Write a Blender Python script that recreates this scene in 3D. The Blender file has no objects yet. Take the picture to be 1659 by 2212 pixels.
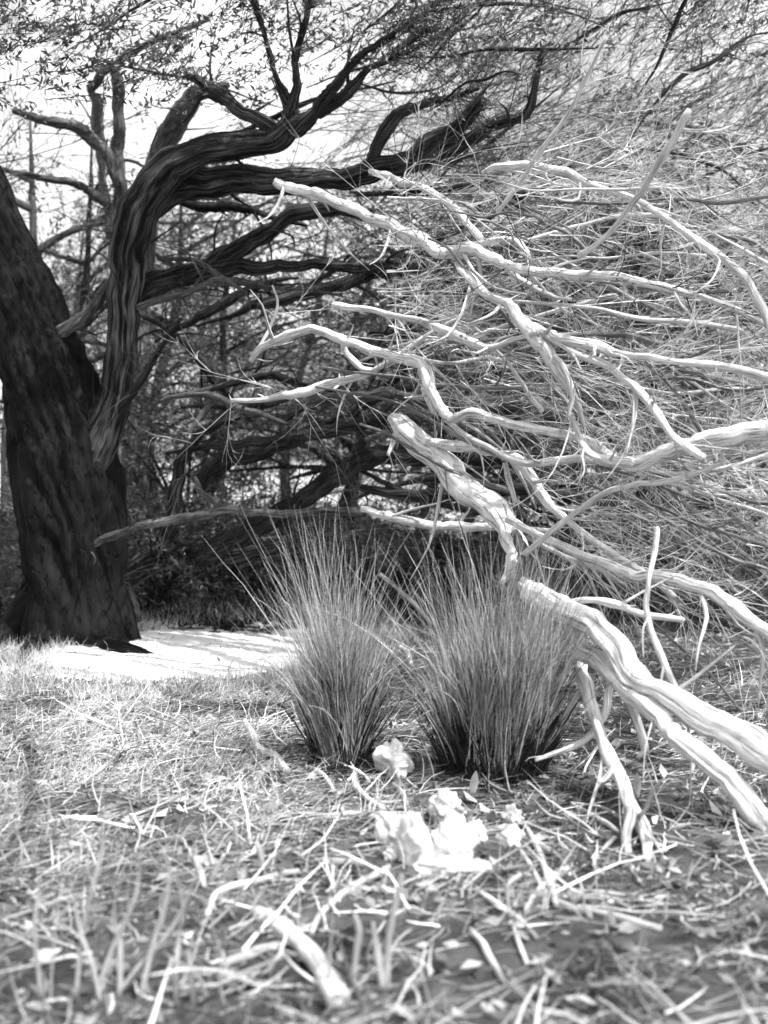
import bpy, math, random
import numpy as np
from mathutils import Vector, noise

random.seed(7)
rng = np.random.default_rng(7)
S = bpy.context.scene
COL = S.collection

# ------------------------------------------------------------------ camera
FPX = 2371.0            # focal length in units of a 1659 x 2211 picture
CX, CY, HOR = 829.5, 1105.5, 1000.0
EYE = 1.5
cam_d = bpy.data.cameras.new('camera')
cam = bpy.data.objects.new('camera', cam_d)
COL.objects.link(cam)
S.camera = cam
PITCH = math.atan((CY - HOR) / FPX)
cam.location = (0, 0, EYE)
cam.rotation_euler = (math.pi / 2 - PITCH, 0, 0)
cam_d.sensor_fit = 'VERTICAL'
cam_d.sensor_height = 24
cam_d.lens = 12 / (CY / FPX)
cam_d.clip_start = 0.05
cam_d.clip_end = 900
cam_d.dof.use_dof = True
cam_d.dof.focus_distance = 6.5
cam_d.dof.aperture_fstop = 0.85

# ------------------------------------------------------------------ sky and sun
SUN_EL = math.radians(61)
SUN_DIR = Vector((0.82, -0.57, 0)).normalized() * math.cos(SUN_EL) + Vector((0, 0, math.sin(SUN_EL)))
world = bpy.data.worlds.new('World')
S.world = world
world.use_nodes = True
wn, wl = world.node_tree.nodes, world.node_tree.links
wn.clear()
wo = wn.new('ShaderNodeOutputWorld'); wb = wn.new('ShaderNodeBackground')
sky = wn.new('ShaderNodeTexSky'); sky.sky_type = 'NISHITA'; sky.sun_disc = False
sky.sun_elevation = SUN_EL
sky.sun_rotation = math.atan2(SUN_DIR.x, SUN_DIR.y)
sky.air_density = 1.6; sky.dust_density = 6.0
bw = wn.new('ShaderNodeRGBToBW')
tc = wn.new('ShaderNodeTexCoord'); cn = wn.new('ShaderNodeTexNoise')
cn.inputs['Scale'].default_value = 3.0; cn.inputs['Detail'].default_value = 6
mp = wn.new('ShaderNodeMapping'); mp.inputs['Scale'].default_value = (1, 1, 3)
cr = wn.new('ShaderNodeMapRange')
cr.inputs['From Min'].default_value = 0.35; cr.inputs['From Max'].default_value = 0.6
cr.inputs['To Min'].default_value = 2.0; cr.inputs['To Max'].default_value = 6.0
ad = wn.new('ShaderNodeMath'); ad.operation = 'ADD'
wl.new(tc.outputs['Generated'], mp.inputs['Vector']); wl.new(mp.outputs[0], cn.inputs['Vector'])
wl.new(cn.outputs['Fac'], cr.inputs['Value'])
wl.new(sky.outputs[0], bw.inputs[0]); wl.new(bw.outputs[0], ad.inputs[0]); wl.new(cr.outputs[0], ad.inputs[1])
wl.new(ad.outputs[0], wb.inputs['Color']); wb.inputs['Strength'].default_value = 0.11
wl.new(wb.outputs[0], wo.inputs[0])

sun_d = bpy.data.lights.new('sun', 'SUN'); sun = bpy.data.objects.new('sun', sun_d); COL.objects.link(sun)
sun_d.energy = 4.6; sun_d.angle = math.radians(0.5); sun_d.color = (1, 1, 1)
sun.rotation_euler = SUN_DIR.to_track_quat('Z', 'Y').to_euler()
sun.location = (6, -6, 12)

S.view_settings.view_transform = 'Standard'
S.view_settings.look = 'None'
S.view_settings.gamma = 1
S.view_settings.exposure = 0.75
S.view_settings.use_curve_mapping = False

# ------------------------------------------------------------------ materials (the place is seen in black and white)
def mat(name, lo, hi, scale=6.0, stretch=None, rough=0.85, bump=0.4, island=0.0, trans=0.0, spec=0.2, bscale=None, use='Object'):
    m = bpy.data.materials.new(name); m.use_nodes = True
    n, l = m.node_tree.nodes, m.node_tree.links
    bs = n['Principled BSDF']; out = n['Material Output']
    bs.inputs['Roughness'].default_value = rough
    bs.inputs['Specular IOR Level'].default_value = spec
    t = n.new('ShaderNodeTexCoord'); mp = n.new('ShaderNodeMapping')
    if stretch: mp.inputs['Scale'].default_value = stretch
    l.new(t.outputs[use], mp.inputs['Vector'])
    nz = n.new('ShaderNodeTexNoise'); nz.inputs['Scale'].default_value = scale
    nz.inputs['Detail'].default_value = 8; nz.inputs['Roughness'].default_value = 0.65
    l.new(mp.outputs[0], nz.inputs['Vector'])
    mr = n.new('ShaderNodeMapRange')
    mr.inputs['From Min'].default_value = 0.32; mr.inputs['From Max'].default_value = 0.68
    mr.inputs['To Min'].default_value = lo; mr.inputs['To Max'].default_value = hi
    l.new(nz.outputs['Fac'], mr.inputs['Value'])
    v = mr.outputs[0]
    if island:
        g = n.new('ShaderNodeNewGeometry')
        m2 = n.new('ShaderNodeMapRange')
        m2.inputs['To Min'].default_value = 1 - island; m2.inputs['To Max'].default_value = 1 + island
        l.new(g.outputs['Random Per Island'], m2.inputs['Value'])
        mu = n.new('ShaderNodeMath'); mu.operation = 'MULTIPLY'
        l.new(v, mu.inputs[0]); l.new(m2.outputs[0], mu.inputs[1]); v = mu.outputs[0]
    l.new(v, bs.inputs['Base Color'])
    if bump:
        b = n.new('ShaderNodeBump'); b.inputs['Strength'].default_value = bump; b.inputs['Distance'].default_value = 0.02
        if bscale:
            nb = n.new('ShaderNodeTexNoise'); nb.inputs['Scale'].default_value = bscale; nb.inputs['Detail'].default_value = 6
            l.new(mp.outputs[0], nb.inputs['Vector']); l.new(nb.outputs['Fac'], b.inputs['Height'])
        else:
            l.new(nz.outputs['Fac'], b.inputs['Height'])
        l.new(b.outputs[0], bs.inputs['Normal'])
    if trans:
        tr = n.new('ShaderNodeBsdfTranslucent'); l.new(v, tr.inputs['Color'])
        mx = n.new('ShaderNodeMixShader'); mx.inputs[0].default_value = trans
        l.new(bs.outputs[0], mx.inputs[1]); l.new(tr.outputs[0], mx.inputs[2]); l.new(mx.outputs[0], out.inputs['Surface'])
    return m

def wood(name, lo, hi, mid=.5, crack=.35, us=9.0, vs=2.2, bump=1.0, stain=.5):
    m = bpy.data.materials.new(name); m.use_nodes = True
    n, l = m.node_tree.nodes, m.node_tree.links
    bs = n['Principled BSDF']; bs.inputs['Roughness'].default_value = .85; bs.inputs['Specular IOR Level'].default_value = .2
    t = n.new('ShaderNodeTexCoord'); mp = n.new('ShaderNodeMapping'); mp.inputs['Scale'].default_value = (us, vs, 1)
    l.new(t.outputs['UV'], mp.inputs['Vector'])
    n1 = n.new('ShaderNodeTexNoise'); n1.inputs['Scale'].default_value = 1.6; n1.inputs['Detail'].default_value = 9; n1.inputs['Roughness'].default_value = .7
    n1.inputs['Distortion'].default_value = .6
    l.new(mp.outputs[0], n1.inputs['Vector'])
    a = n.new('ShaderNodeMapRange'); a.inputs['From Min'].default_value = mid - .14; a.inputs['From Max'].default_value = mid + .14
    a.inputs['To Min'].default_value = lo; a.inputs['To Max'].default_value = hi
    l.new(n1.outputs['Fac'], a.inputs['Value'])
    n2 = n.new('ShaderNodeTexNoise'); n2.inputs['Scale'].default_value = 4.5; n2.inputs['Detail'].default_value = 4
    l.new(mp.outputs[0], n2.inputs['Vector'])
    c = n.new('ShaderNodeMapRange'); c.inputs['From Min'].default_value = .36; c.inputs['From Max'].default_value = .46
    c.inputs['To Min'].default_value = crack; c.inputs['To Max'].default_value = 1
    l.new(n2.outputs['Fac'], c.inputs['Value'])
    n3 = n.new('ShaderNodeTexNoise'); n3.inputs['Scale'].default_value = 3.0; n3.inputs['Detail'].default_value = 6
    l.new(t.outputs['Object'], n3.inputs['Vector'])
    e = n.new('ShaderNodeMapRange'); e.inputs['From Min'].default_value = .38; e.inputs['From Max'].default_value = .58
    e.inputs['To Min'].default_value = stain; e.inputs['To Max'].default_value = 1
    l.new(n3.outputs['Fac'], e.inputs['Value'])
    m1 = n.new('ShaderNodeMath'); m1.operation = 'MULTIPLY'; l.new(a.outputs[0], m1.inputs[0]); l.new(c.outputs[0], m1.inputs[1])
    m2 = n.new('ShaderNodeMath'); m2.operation = 'MULTIPLY'; l.new(m1.outputs[0], m2.inputs[0]); l.new(e.outputs[0], m2.inputs[1])
    l.new(m2.outputs[0], bs.inputs['Base Color'])
    ad_ = n.new('ShaderNodeMath'); ad_.operation = 'ADD'; l.new(n1.outputs['Fac'], ad_.inputs[0]); l.new(c.outputs[0], ad_.inputs[1])
    b = n.new('ShaderNodeBump'); b.inputs['Strength'].default_value = bump; b.inputs['Distance'].default_value = .018
    l.new(ad_.outputs[0], b.inputs['Height']); l.new(b.outputs[0], bs.inputs['Normal'])
    return m

M = {}
M['dark_bark'] = wood('dark_bark', .006, .24, .58, .45, 12, 1.1)
M['shade_painted_bark'] = wood('shade_painted_bark', .003, .022, .56, .3, 14, 1.6)  # darker copy of dark_bark, the trunk's shade painted into its colour
M['grey_bark'] = wood('grey_bark', .04, .24, .5, .35)
M['mid_bark'] = wood('mid_bark', .008, .09, .53, .3)
M['bleached'] = wood('bleached_wood', .62, .95, .46, .42, 7, 1.2, bump=.8, stain=.8)
M['weathered'] = wood('weathered_wood', .14, .5, .5, .4, 7, 1.4, stain=.6)
M['twig_pale'] = mat('pale_twig', 0.28, 0.72, 5, island=0.6, bump=0)
M['twig_grey'] = mat('grey_twig', 0.03, 0.15, 5, island=0.6, bump=0)
M['twig_dark'] = mat('dark_twig', 0.02, 0.07, 5, island=0.5, bump=0)
M['leaf_dark'] = mat('dark_leaf', 0.02, 0.2, 2.0, island=0.7, bump=0, trans=0.25, rough=0.55, spec=0.4)
M['leaf_grey'] = mat('grey_leaf', 0.03, 0.22, 1.3, island=0.8, bump=0, trans=0.35, rough=0.5, spec=0.5)
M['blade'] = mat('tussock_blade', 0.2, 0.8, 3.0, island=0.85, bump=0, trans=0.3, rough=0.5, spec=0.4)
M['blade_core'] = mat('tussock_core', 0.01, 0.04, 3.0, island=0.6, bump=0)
M['straw'] = mat('straw', 0.45, 0.88, 2.0, island=0.6, bump=0, trans=0.2)
M['litter'] = mat('litter', 0.03, 0.4, 2.5, island=0.9, bump=0)
M['twig_litter'] = mat('twig_litter', 0.3, 0.8, 3, island=.7, bump=0)
M['matted'] = mat('matted_grass', 0.05, 0.55, 1.6, island=.7, bump=0, trans=.15)
M['flake'] = mat('bark_flake', 0.04, 0.5, 4, island=.8, bump=0)
M['ground'] = mat('ground_soil', 0.012, 0.10, 2.6, bump=0.9, bscale=22)
M['bank'] = mat('shaded_bank_soil', 0.006, 0.03, 2.0, bump=0.9, bscale=14)
M['sun_paint'] = mat('painted_sunlight', 0.75, 0.9, 4.0, bump=0.5, bscale=30)  # pale tone standing for sunlight on the ground
M['field'] = mat('dry_field', 0.2, 0.5, 0.35, bump=0.5)
M['stone'] = mat('white_stone', 0.4, 0.88, 5.0, bump=0.6, bscale=18)

# ------------------------------------------------------------------ helpers
def sstep(a, b, t):
    t = min(1, max(0, (t - a) / (b - a))); return t * t * (3 - 2 * t)

def h(x, y):
    z = 0.05 * noise.noise((x * 0.7, y * 0.7, 3)) + 0.025 * noise.noise((x * 2.6, y * 2.6, 8)) + 0.01 * noise.noise((x * 9, y * 9, 1))
    left = 1 - sstep(-1.0, 1.6, x)
    b = (0.38 + 0.42 * left) * sstep(9.9, 12.0, y + 0.5 * noise.noise((x * 0.6, 0, 0)))
    b *= 1 + 0.35 * noise.noise((x * 0.8, y * 0.8, 5))
    b -= (0.2 * left) * sstep(13.5, 17, y)
    return z + b + 0.9 * sstep(25, 120, y) + 0.1 * sstep(1.0, 4, abs(x)) * sstep(9, 3, y)

def P(x, y, d):
    "a point seen at picture position x, y at distance d in front of the camera plane"
    return Vector(((x - CX) / FPX * d, d, EYE - (y - HOR) / FPX * d))

def G(x, y):
    "where the line of sight at x, y meets the ground"
    d = EYE * FPX / max(60, (y - HOR))
    for _ in range(12):
        p = P(x, y, d); gz = h(p.x, p.y)
        d = (EYE - gz) * FPX / max(40, (y - HOR))
    p = P(x, y, d); p.z = h(p.x, p.y)
    return p

def tag(o, label=None, cat=None, group=None, kind=None):
    if label: o['label'] = label
    if cat: o['category'] = cat
    if group: o['group'] = group
    if kind: o['kind'] = kind
    return o

def empty(name, loc):
    o = bpy.data.objects.new(name, None); COL.objects.link(o); o.location = loc
    o.empty_display_size = 0.2
    return o

def link(name, me, m, parent=None, smooth=True):
    me.materials.append(m)
    if smooth: me.polygons.foreach_set('use_smooth', [True] * len(me.polygons))
    o = bpy.data.objects.new(name, me); COL.objects.link(o)
    if parent is not None:
        o.parent = parent; o.location = -parent.location
    return o

def mesh_from(name, v, f):
    me = bpy.data.meshes.new(name)
    v = np.asarray(v, dtype=np.float32); f = np.asarray(f, dtype=np.int32)
    me.vertices.add(len(v)); me.vertices.foreach_set('co', v.ravel())
    k = f.shape[1]
    me.loops.add(f.size); me.loops.foreach_set('vertex_index', f.ravel())
    me.polygons.add(len(f)); me.polygons.foreach_set('loop_start', np.arange(0, f.size, k, dtype=np.int32))
    me.update(calc_edges=True)
    return me

def catmull(pts, n):
    out = []
    q = [pts[0] * 2 - pts[1]] + pts + [pts[-1] * 2 - pts[-2]]
    for i in range(len(pts) - 1):
        a, b, c, d = q[i:i + 4]
        for j in range(n):
            t = j / n
            out.append(0.5 * ((2 * b) + (c - a) * t + (2 * a - 5 * b + 4 * c - d) * t * t + (3 * b - a - 3 * c + d) * t ** 3))
    out.append(pts[-1]); return out

class Tubes:
    def __init__(s): s.v, s.f, s.uv = [], [], []
    def add(s, pts, rad, sides=10, sub=5, rough=0.12, wob=0.25, seed=None):
        seed = random.random() * 50 if seed is None else seed
        p4 = [Vector((*p, r)) for p, r in zip(pts, rad)]
        c = catmull(p4, sub)
        P3 = [Vector(a[:3]) for a in c]; R = [max(0.0012, a[3]) for a in c]
        for i in range(1, len(P3) - 1):
            f = 0.35 / max(.03, R[i])
            nv = noise.noise_vector(P3[i] * 5 + Vector((seed, 0, 0))) * min(1, .06 / R[i]) + noise.noise_vector(P3[i] * f + Vector((0, seed, 0))) * .5 * min(1, .035 / R[i])
            P3[i] = P3[i] + nv * R[i] * wob
            R[i] *= 1 + 0.22 * noise.noise(P3[i] * 9 + Vector((0, 0, seed))) * min(1, .08 / R[i])
        base = len(s.v); L = 0
        up = Vector((0.13, 0.3, 1)).normalized()
        prev = None
        for i, p in enumerate(P3):
            t = (P3[min(i + 1, len(P3) - 1)] - P3[max(i - 1, 0)]).normalized()
            if prev is None:
                x = t.cross(up).normalized()
                if x.length < 0.1: x = t.cross(Vector((1, 0, 0))).normalized()
            else:
                x = (prev - t * prev.dot(t)).normalized()
            prev = x; y = t.cross(x)
            if i: L += (p - P3[i - 1]).length
            for k in range(sides):
                a = 2 * math.pi * k / sides
                g = noise.noise((math.cos(a) * 1.6 + seed, math.sin(a) * 1.6, L * 1.2 / max(0.04, R[0]) * 0.10))
                g2 = noise.noise((math.cos(a) * 5 + seed, math.sin(a) * 5, L * 3.0))
                g3 = abs(noise.noise((math.cos(a + L * .5) * 4.2 + seed, math.sin(a + L * .5) * 4.2, L * 0.9)))
                r = R[i] * (1 + rough * (g * 1.5 + g2 * .6 - g3 * 1.6))
                s.v.append(p + (x * math.cos(a) + y * math.sin(a)) * r)
                s.uv.append((k / sides, L))
        n = len(P3)
        for i in range(n - 1):
            for k in range(sides):
                k2 = (k + 1) % sides
                s.f.append(((base + i * sides + k, base + i * sides + k2, base + (i + 1) * sides + k2, base + (i + 1) * sides + k),
                            (k / sides, (k + 1) / sides, s.uv[base + i * sides][1], s.uv[base + (i + 1) * sides][1])))
        # end caps: a broken, slightly raised point
        for i, sg in ((0, -1), (n - 1, 1)):
            t = (P3[1] - P3[0]).normalized() if i == 0 else (P3[-1] - P3[-2]).normalized()
            s.v.append(P3[i] + t * sg * R[i] * 0.35); s.uv.append((0, 0)); ci = len(s.v) - 1
            for k in range(sides):
                a, b = base + i * sides + k, base + i * sides + (k + 1) % sides
                s.f.append(((b, a, ci) if sg < 0 else (a, b, ci), None))
    def build(s, name, m, parent=None):
        me = bpy.data.meshes.new(name)
        me.from_pydata([tuple(v) for v in s.v], [], [f[0] for f in s.f])
        uvl = me.uv_layers.new(name='UVMap').data
        i = 0
        for f, q in s.f:
            if q:
                for (u, w) in ((q[0], q[2]), (q[1], q[2]), (q[1], q[3]), (q[0], q[3])):
                    uvl[i].uv = (u, w); i += 1
            else:
                i += len(f)
        return link(name, me, m, parent)

def limb(parent, name, pts, d0, d1, m, sides=10, dd=None, label=None, rough=0.16, wob=0.4, rs=1.0, sub=5, spurs=True):
    "pts: (x, y, r) in picture units; the distance runs from d0 to d1 along the limb"
    n = len(pts); W, R = [], []
    for i, (x, y, r) in enumerate(pts):
        d = dd[i] if dd else d0 + (d1 - d0) * i / (n - 1)
        W.append(P(x, y, d)); R.append(r * d / FPX * rs)
    t = Tubes(); t.add(W, R, sides=int(sides * 1.5), rough=rough, wob=wob * 1.6, sub=sub + 3)
    if spurs:                                   # broken side twigs growing from the limb
        for i in range(len(W) - 1):
            a, b = W[i], W[i + 1]; T = (b - a).normalized()
            for k in range(int((b - a).length / .16) + (random.random() < .5)):
                if R[i] > .16 or random.random() < .35: continue
                f = random.random(); p = a.lerp(b, f); rr = (R[i] * (1 - f) + R[i + 1] * f)
                sd_ = Vector((random.gauss(0, 1), random.gauss(0, 1), random.gauss(0, 1))); sd_ = (sd_ - T * sd_.dot(T)).normalized()
                ln = random.choice((.05, .1, .2, .4, .6)) * random.uniform(.6, 1.3); r0 = min(rr * .45, .016)
                q = [p + sd_ * rr * .3]; dr = (sd_ + T * random.uniform(.3, 1.6)).normalized()
                for _ in range(3):
                    dr = (dr + Vector((random.gauss(0, .25), random.gauss(0, .25), random.gauss(0, .25)))).normalized(); q.append(q[-1] + dr * ln / 3)
                t.add(q, [r0, r0 * .75, r0 * .5, r0 * .2], sides=5, sub=2, wob=.3)
    o = t.build(name, m, parent)
    if label: o['label'] = label
    LIMBS.setdefault(parent.name if parent else '', []).append((W, R))
    return o
LIMBS = {}

def strands(P0, D, L, R, K=6, sides=3, bend=None, jitter=0.05, taper=0.9):
    "many thin curved strands in one mesh; returns verts, faces"
    N = len(P0); P0 = np.asarray(P0, float); D = np.asarray(D, float)
    D = D / np.linalg.norm(D, axis=1, keepdims=True)
    L = np.broadcast_to(L, (N,)); R = np.broadcast_to(R, (N,))
    if bend is None: bend = np.zeros((N, 3))
    t = np.linspace(0, 1, K)[None, :, None]
    pts = P0[:, None, :] + D[:, None, :] * t * L[:, None, None] + bend[:, None, :] * (t ** 2) * L[:, None, None]
    if jitter:
        j = rng.normal(0, 1, (N, K, 3)) * jitter * L[:, None, None] * t * 0.6
        pts = pts + np.cumsum(j, axis=1) / K ** 0.5
    tan = np.gradient(pts, axis=1); tan /= np.linalg.norm(tan, axis=2, keepdims=True) + 1e-9
    rv = rng.normal(0, 1, (N, 1, 3))
    a = np.cross(tan, rv); a /= np.linalg.norm(a, axis=2, keepdims=True) + 1e-9
    b = np.cross(tan, a)
    rad = R[:, None] * (1 - taper * np.linspace(0, 1, K)[None, :])
    ang = np.arange(sides) * 2 * math.pi / sides
    V = pts[:, :, None, :] + rad[:, :, None, None] * (a[:, :, None, :] * np.cos(ang)[None, None, :, None] + b[:, :, None, :] * np.sin(ang)[None, None, :, None])
    V = V.reshape(-1, 3)
    idx = np.arange(N * K * sides).reshape(N, K, sides)
    if sides == 2:
        F = np.stack([idx[:, :-1, 0], idx[:, :-1, 1], idx[:, 1:, 1], idx[:, 1:, 0]], -1).reshape(-1, 4)
    else:
        nx = np.roll(idx, -1, axis=2)
        F = np.stack([idx[:, :-1], nx[:, :-1], nx[:, 1:], idx[:, 1:]], -1).reshape(-1, 4)
    return V, F, pts

def forked(O, D, L, R, kids=4, K=6, jit=.05, bend=None, gens=2, sides=3):
    "twigs that fork and fork again"
    out = []
    for g in range(gens + 1):
        v, f, pts = strands(O, D, L, R, K=K, sides=sides, bend=bend, jitter=jit)
        out.append((v, f))
        if g == gens: break
        N = len(O); k = kids
        t = rng.integers(1, K - 1, (N, k)); ii = np.arange(N)[:, None]
        o2 = pts[ii, t]; tg = pts[ii, t + 1] - pts[ii, t]
        tg = tg / (np.linalg.norm(tg, axis=2, keepdims=True) + 1e-9) + rng.normal(0, .42, (N, k, 3))
        O = o2.reshape(-1, 3); D = tg.reshape(-1, 3)
        L = np.repeat(np.broadcast_to(L, (N,)), k) * rng.uniform(.25, .65, N * k); R = np.repeat(np.broadcast_to(R, (N,)), k) * .62
        bend = rng.normal(0, .32, (N * k, 3))
    return join(out)

def leaves(C, D, size, ratio=0.32):
    "diamond leaves at C pointing along D"
    N = len(C); D = D / (np.linalg.norm(D, axis=1, keepdims=True) + 1e-9)
    r = rng.normal(0, 1, (N, 3)); s = np.cross(D, r); s /= np.linalg.norm(s, axis=1, keepdims=True) + 1e-9
    nrm = np.cross(D, s)
    size = np.broadcast_to(size, (N,))[:, None]
    a = C; b = C + D * size * .45 + s * size * ratio * .5 + nrm * size * .08
    c = C + D * size; d = C + D * size * .45 - s * size * ratio * .5 + nrm * size * .08
    V = np.stack([a, b, c, d], 1).reshape(-1, 3); i = np.arange(N)[:, None] * 4
    return V, i + np.array([[0, 1, 2, 3]])

def join(parts):
    vs, fs, o = [], [], 0
    for v, f in parts:
        vs.append(v); fs.append(f + o); o += len(v)
    return np.concatenate(vs), np.concatenate(fs)

def sprays(O, D, L, leaf=0.05, k=26, spread=0.10, bend=(0, 0, -0.25), ratio=0.32, K=5):
    "leafy twigs: returns the twig mesh and the leaf mesh arrays"
    O = np.asarray(O, float); D = np.asarray(D, float); N = len(O)
    D = D / (np.linalg.norm(D, axis=1, keepdims=True) + 1e-9)
    L = np.broadcast_to(L, (N,))
    bd = np.tile(np.asarray(bend, float), (N, 1)) + rng.normal(0, .12, (N, 3))
    v1, f1, pts = strands(O, D, L, 0.004, K=K, sides=3, bend=bd, jitter=0.04)
    t = rng.uniform(0.1, 1, (N, k)); fi = t * (K - 1); i0 = np.clip(fi.astype(int), 0, K - 2); w = (fi - i0)[..., None]
    ii = np.arange(N)[:, None]
    c = pts[ii, i0] * (1 - w) + pts[ii, i0 + 1] * w
    c = c + rng.normal(0, spread * 0.4, (N, k, 3)) * L[:, None, None]
    dd = D[:, None, :] * 0.8 + rng.normal(0, .7, (N, k, 3))
    v2, f2 = leaves(c.reshape(-1, 3), dd.reshape(-1, 3), leaf * rng.uniform(.6, 1.4, N * k), ratio)
    return (v1, f1), (v2, f2)

def stuff(name, vf, m, parent=None, label=None, cat=None, smooth=False):
    me = mesh_from(name, *vf)
    o = link(name, me, m, parent, smooth)
    o['kind'] = 'stuff'
    if label: o['label'] = label
    if cat: o['category'] = cat
    return o

def along(limbs, n, tmin=0.2):
    "random points and tangents on limbs, weighted by length"
    segs = []
    for W, R in limbs:
        for i in range(len(W) - 1):
            if i >= tmin * (len(W) - 1): segs.append((W[i], W[i + 1]))
    ln = np.array([(b - a).length for a, b in segs]); ln /= ln.sum()
    pick = rng.choice(len(segs), n, p=ln)
    O, T = [], []
    for i in pick:
        a, b = segs[i]; t = random.random()
        O.append(a.lerp(b, t)); T.append((b - a).normalized())
    return np.array(O), np.array(T)

# ------------------------------------------------------------------ the ground
def grid(name, x0, x1, y0, y1, nx, ny, m, fz, mask=None, warp=None):
    xs = np.linspace(x0, x1, nx); ys = np.linspace(0, 1, ny) ** (1.0 if warp is None else warp) * (y1 - y0) + y0
    v = [(x, y, fz(x, y)) for y in ys for x in xs]
    f = []
    for j in range(ny - 1):
        for i in range(nx - 1):
            if mask and not mask((xs[i] + xs[i + 1]) / 2, (ys[j] + ys[j + 1]) / 2): continue
            a = j * nx + i; f.append((a, a + 1, a + nx + 1, a + nx))
    me = mesh_from(name, v, f)
    return tag(link(name, me, m), kind='structure')

gr = grid('ground', -9, 9, -2, 16, 300, 300, M['ground'], h)
# dark leaf mould on the bank, with the tree shade painted into its colour
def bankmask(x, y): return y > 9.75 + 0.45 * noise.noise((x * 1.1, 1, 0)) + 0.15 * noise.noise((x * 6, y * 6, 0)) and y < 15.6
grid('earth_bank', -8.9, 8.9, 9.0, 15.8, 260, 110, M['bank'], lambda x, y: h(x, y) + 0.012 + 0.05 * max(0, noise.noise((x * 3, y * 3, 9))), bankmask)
def hf(x, y): return h(x, y) - 0.03 + 0.25 * noise.noise((x * .12, y * .12, 2)) * sstep(15, 30, y) - (0.4 * sstep(10, 7, y) if abs(x) < 12 else 0)
grid('field', -300, 300, 15.5, 700, 120, 160, M['field'], lambda x, y: h(x, y) - 0.02 + 0.3 * noise.noise((x * .12, y * .12, 2)) * sstep(16, 30, y), warp=2.6)
grid('side_ground', -300, -8.9, -30, 15.7, 30, 40, M['field'], lambda x, y: h(x, y) - 0.03)
grid('side_ground', 8.9, 300, -30, 15.7, 30, 40, M['field'], lambda x, y: h(x, y) - 0.03)
grid('side_ground', -9, 9, -30, -1.9, 20, 30, M['ground'], lambda x, y: h(x, y) - 0.02)
# sunlit patch beyond the tussocks, its glare painted as a pale sheet
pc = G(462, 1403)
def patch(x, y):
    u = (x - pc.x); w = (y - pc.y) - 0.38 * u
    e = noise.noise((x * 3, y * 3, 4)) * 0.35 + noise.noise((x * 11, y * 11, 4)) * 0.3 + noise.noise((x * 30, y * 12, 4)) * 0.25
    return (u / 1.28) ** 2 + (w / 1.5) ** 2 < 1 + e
sp = grid('painted_sun_patch', pc.x - 1.9, pc.x + 1.9, pc.y - 2.2, pc.y + 2.2, 200, 200, M['sun_paint'], lambda x, y: h(x, y) + 0.012, patch)
sp['label'] = 'glaring white oval patch of painted sunlight on the ground at the foot of the dark bank'

# ------------------------------------------------------------------ the dark arching tree
DK, GY, MD, BL = M['dark_bark'], M['grey_bark'], M['mid_bark'], M['bleached']
b0 = P(150, 1400, 9.3); b0.z = h(b0.x, b0.y)
A = empty('arching_tree', b0)
tag(A, 'large dark tree at left whose stem arches over towards the right', 'tree')
limb(A, 'trunk', [(190, 1470, 150), (175, 1390, 125), (165, 1250, 104), (150, 1100, 112), (130, 950, 108), (95, 800, 92), (40, 640, 80), (-30, 460, 72), (-110, 250, 62), (-190, 0, 55), (-260, -250, 45)], 9.2, 9.0, M['shade_painted_bark'], sides=90, rough=0.16, wob=.1, spurs=False, label='thick trunk leaning out to the left, its shade painted black')
for k in range(6):
    an = k * .75 + 1.5; q0 = b0 + Vector((math.cos(an) * .3, math.sin(an) * .3, .35)); W = [q0]
    for st in (.25, .5, .8, 1.15):
        x_, y_ = b0.x + math.cos(an + st * .25) * (.32 + st), b0.y + math.sin(an + st * .25) * (.32 + st)
        W.append(Vector((x_, y_, h(x_, y_) + .11 - .14 * st)))
    t = Tubes(); t.add(W, [.15, .12, .085, .06, .02], sides=14, rough=.2, wob=.5); t.build('root', M['shade_painted_bark'], A)
limb(A, 'bough', [(170, 1020, 60), (215, 940, 46), (252, 850, 36), (266, 740, 33), (272, 640, 36), (286, 540, 41), (312, 450, 44), (365, 382, 40), (430, 342, 34), (520, 322, 30), (590, 312, 27), (640, 283, 24), (672, 262, 18)], 9.1, 8.2, DK, sides=22, rough=0.11, wob=.25, label='upright stem bending over into a long arch')
limb(A, 'bough', [(300, 470, 34), (370, 415, 40), (450, 400, 35), (540, 398, 30), (620, 400, 28), (700, 395, 24), (780, 385, 25), (860, 365, 24), (930, 345, 23), (1000, 315, 17), (1070, 280, 13), (1125, 262, 11), (1148, 215, 9), (1168, 120, 6)], 8.95, 7.4, DK, sides=18, rough=0.12, wob=.3, label='long dark bough running level to the right')
limb(A, 'branch', [(880, 362, 18), (930, 322, 20), (975, 295, 19), (1015, 262, 17), (1040, 228, 8)], 7.9, 7.6, DK)
limb(A, 'branch', [(785, 380, 14), (822, 315, 17), (858, 265, 14), (905, 240, 10), (960, 225, 7), (1030, 205, 4)], 8.2, 7.8, DK)
limb(A, 'branch', [(590, 322, 16), (628, 268, 19), (624, 232, 15), (603, 190, 8), (584, 120, 6), (566, 55, 6), (552, 18, 8), (520, 8, 3)], 8.3, 8.1, DK, sides=8)
limb(A, 'branch', [(628, 262, 14), (640, 205, 11), (640, 150, 9), (652, 100, 7), (668, 40, 6), (690, -40, 4)], 8.25, 8.0, DK, sides=8)
limb(A, 'branch', [(635, 292, 18), (690, 252, 17), (718, 205, 12), (770, 145, 10), (830, 105, 8), (890, 70, 8), (950, 20, 6), (1010, -50, 4)], 8.25, 7.6, DK)
limb(A, 'branch', [(690, 255, 12), (738, 228, 12), (768, 192, 11), (800, 162, 6), (850, 140, 5), (920, 80, 4)], 8.2, 7.8, DK, sides=8)
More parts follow.
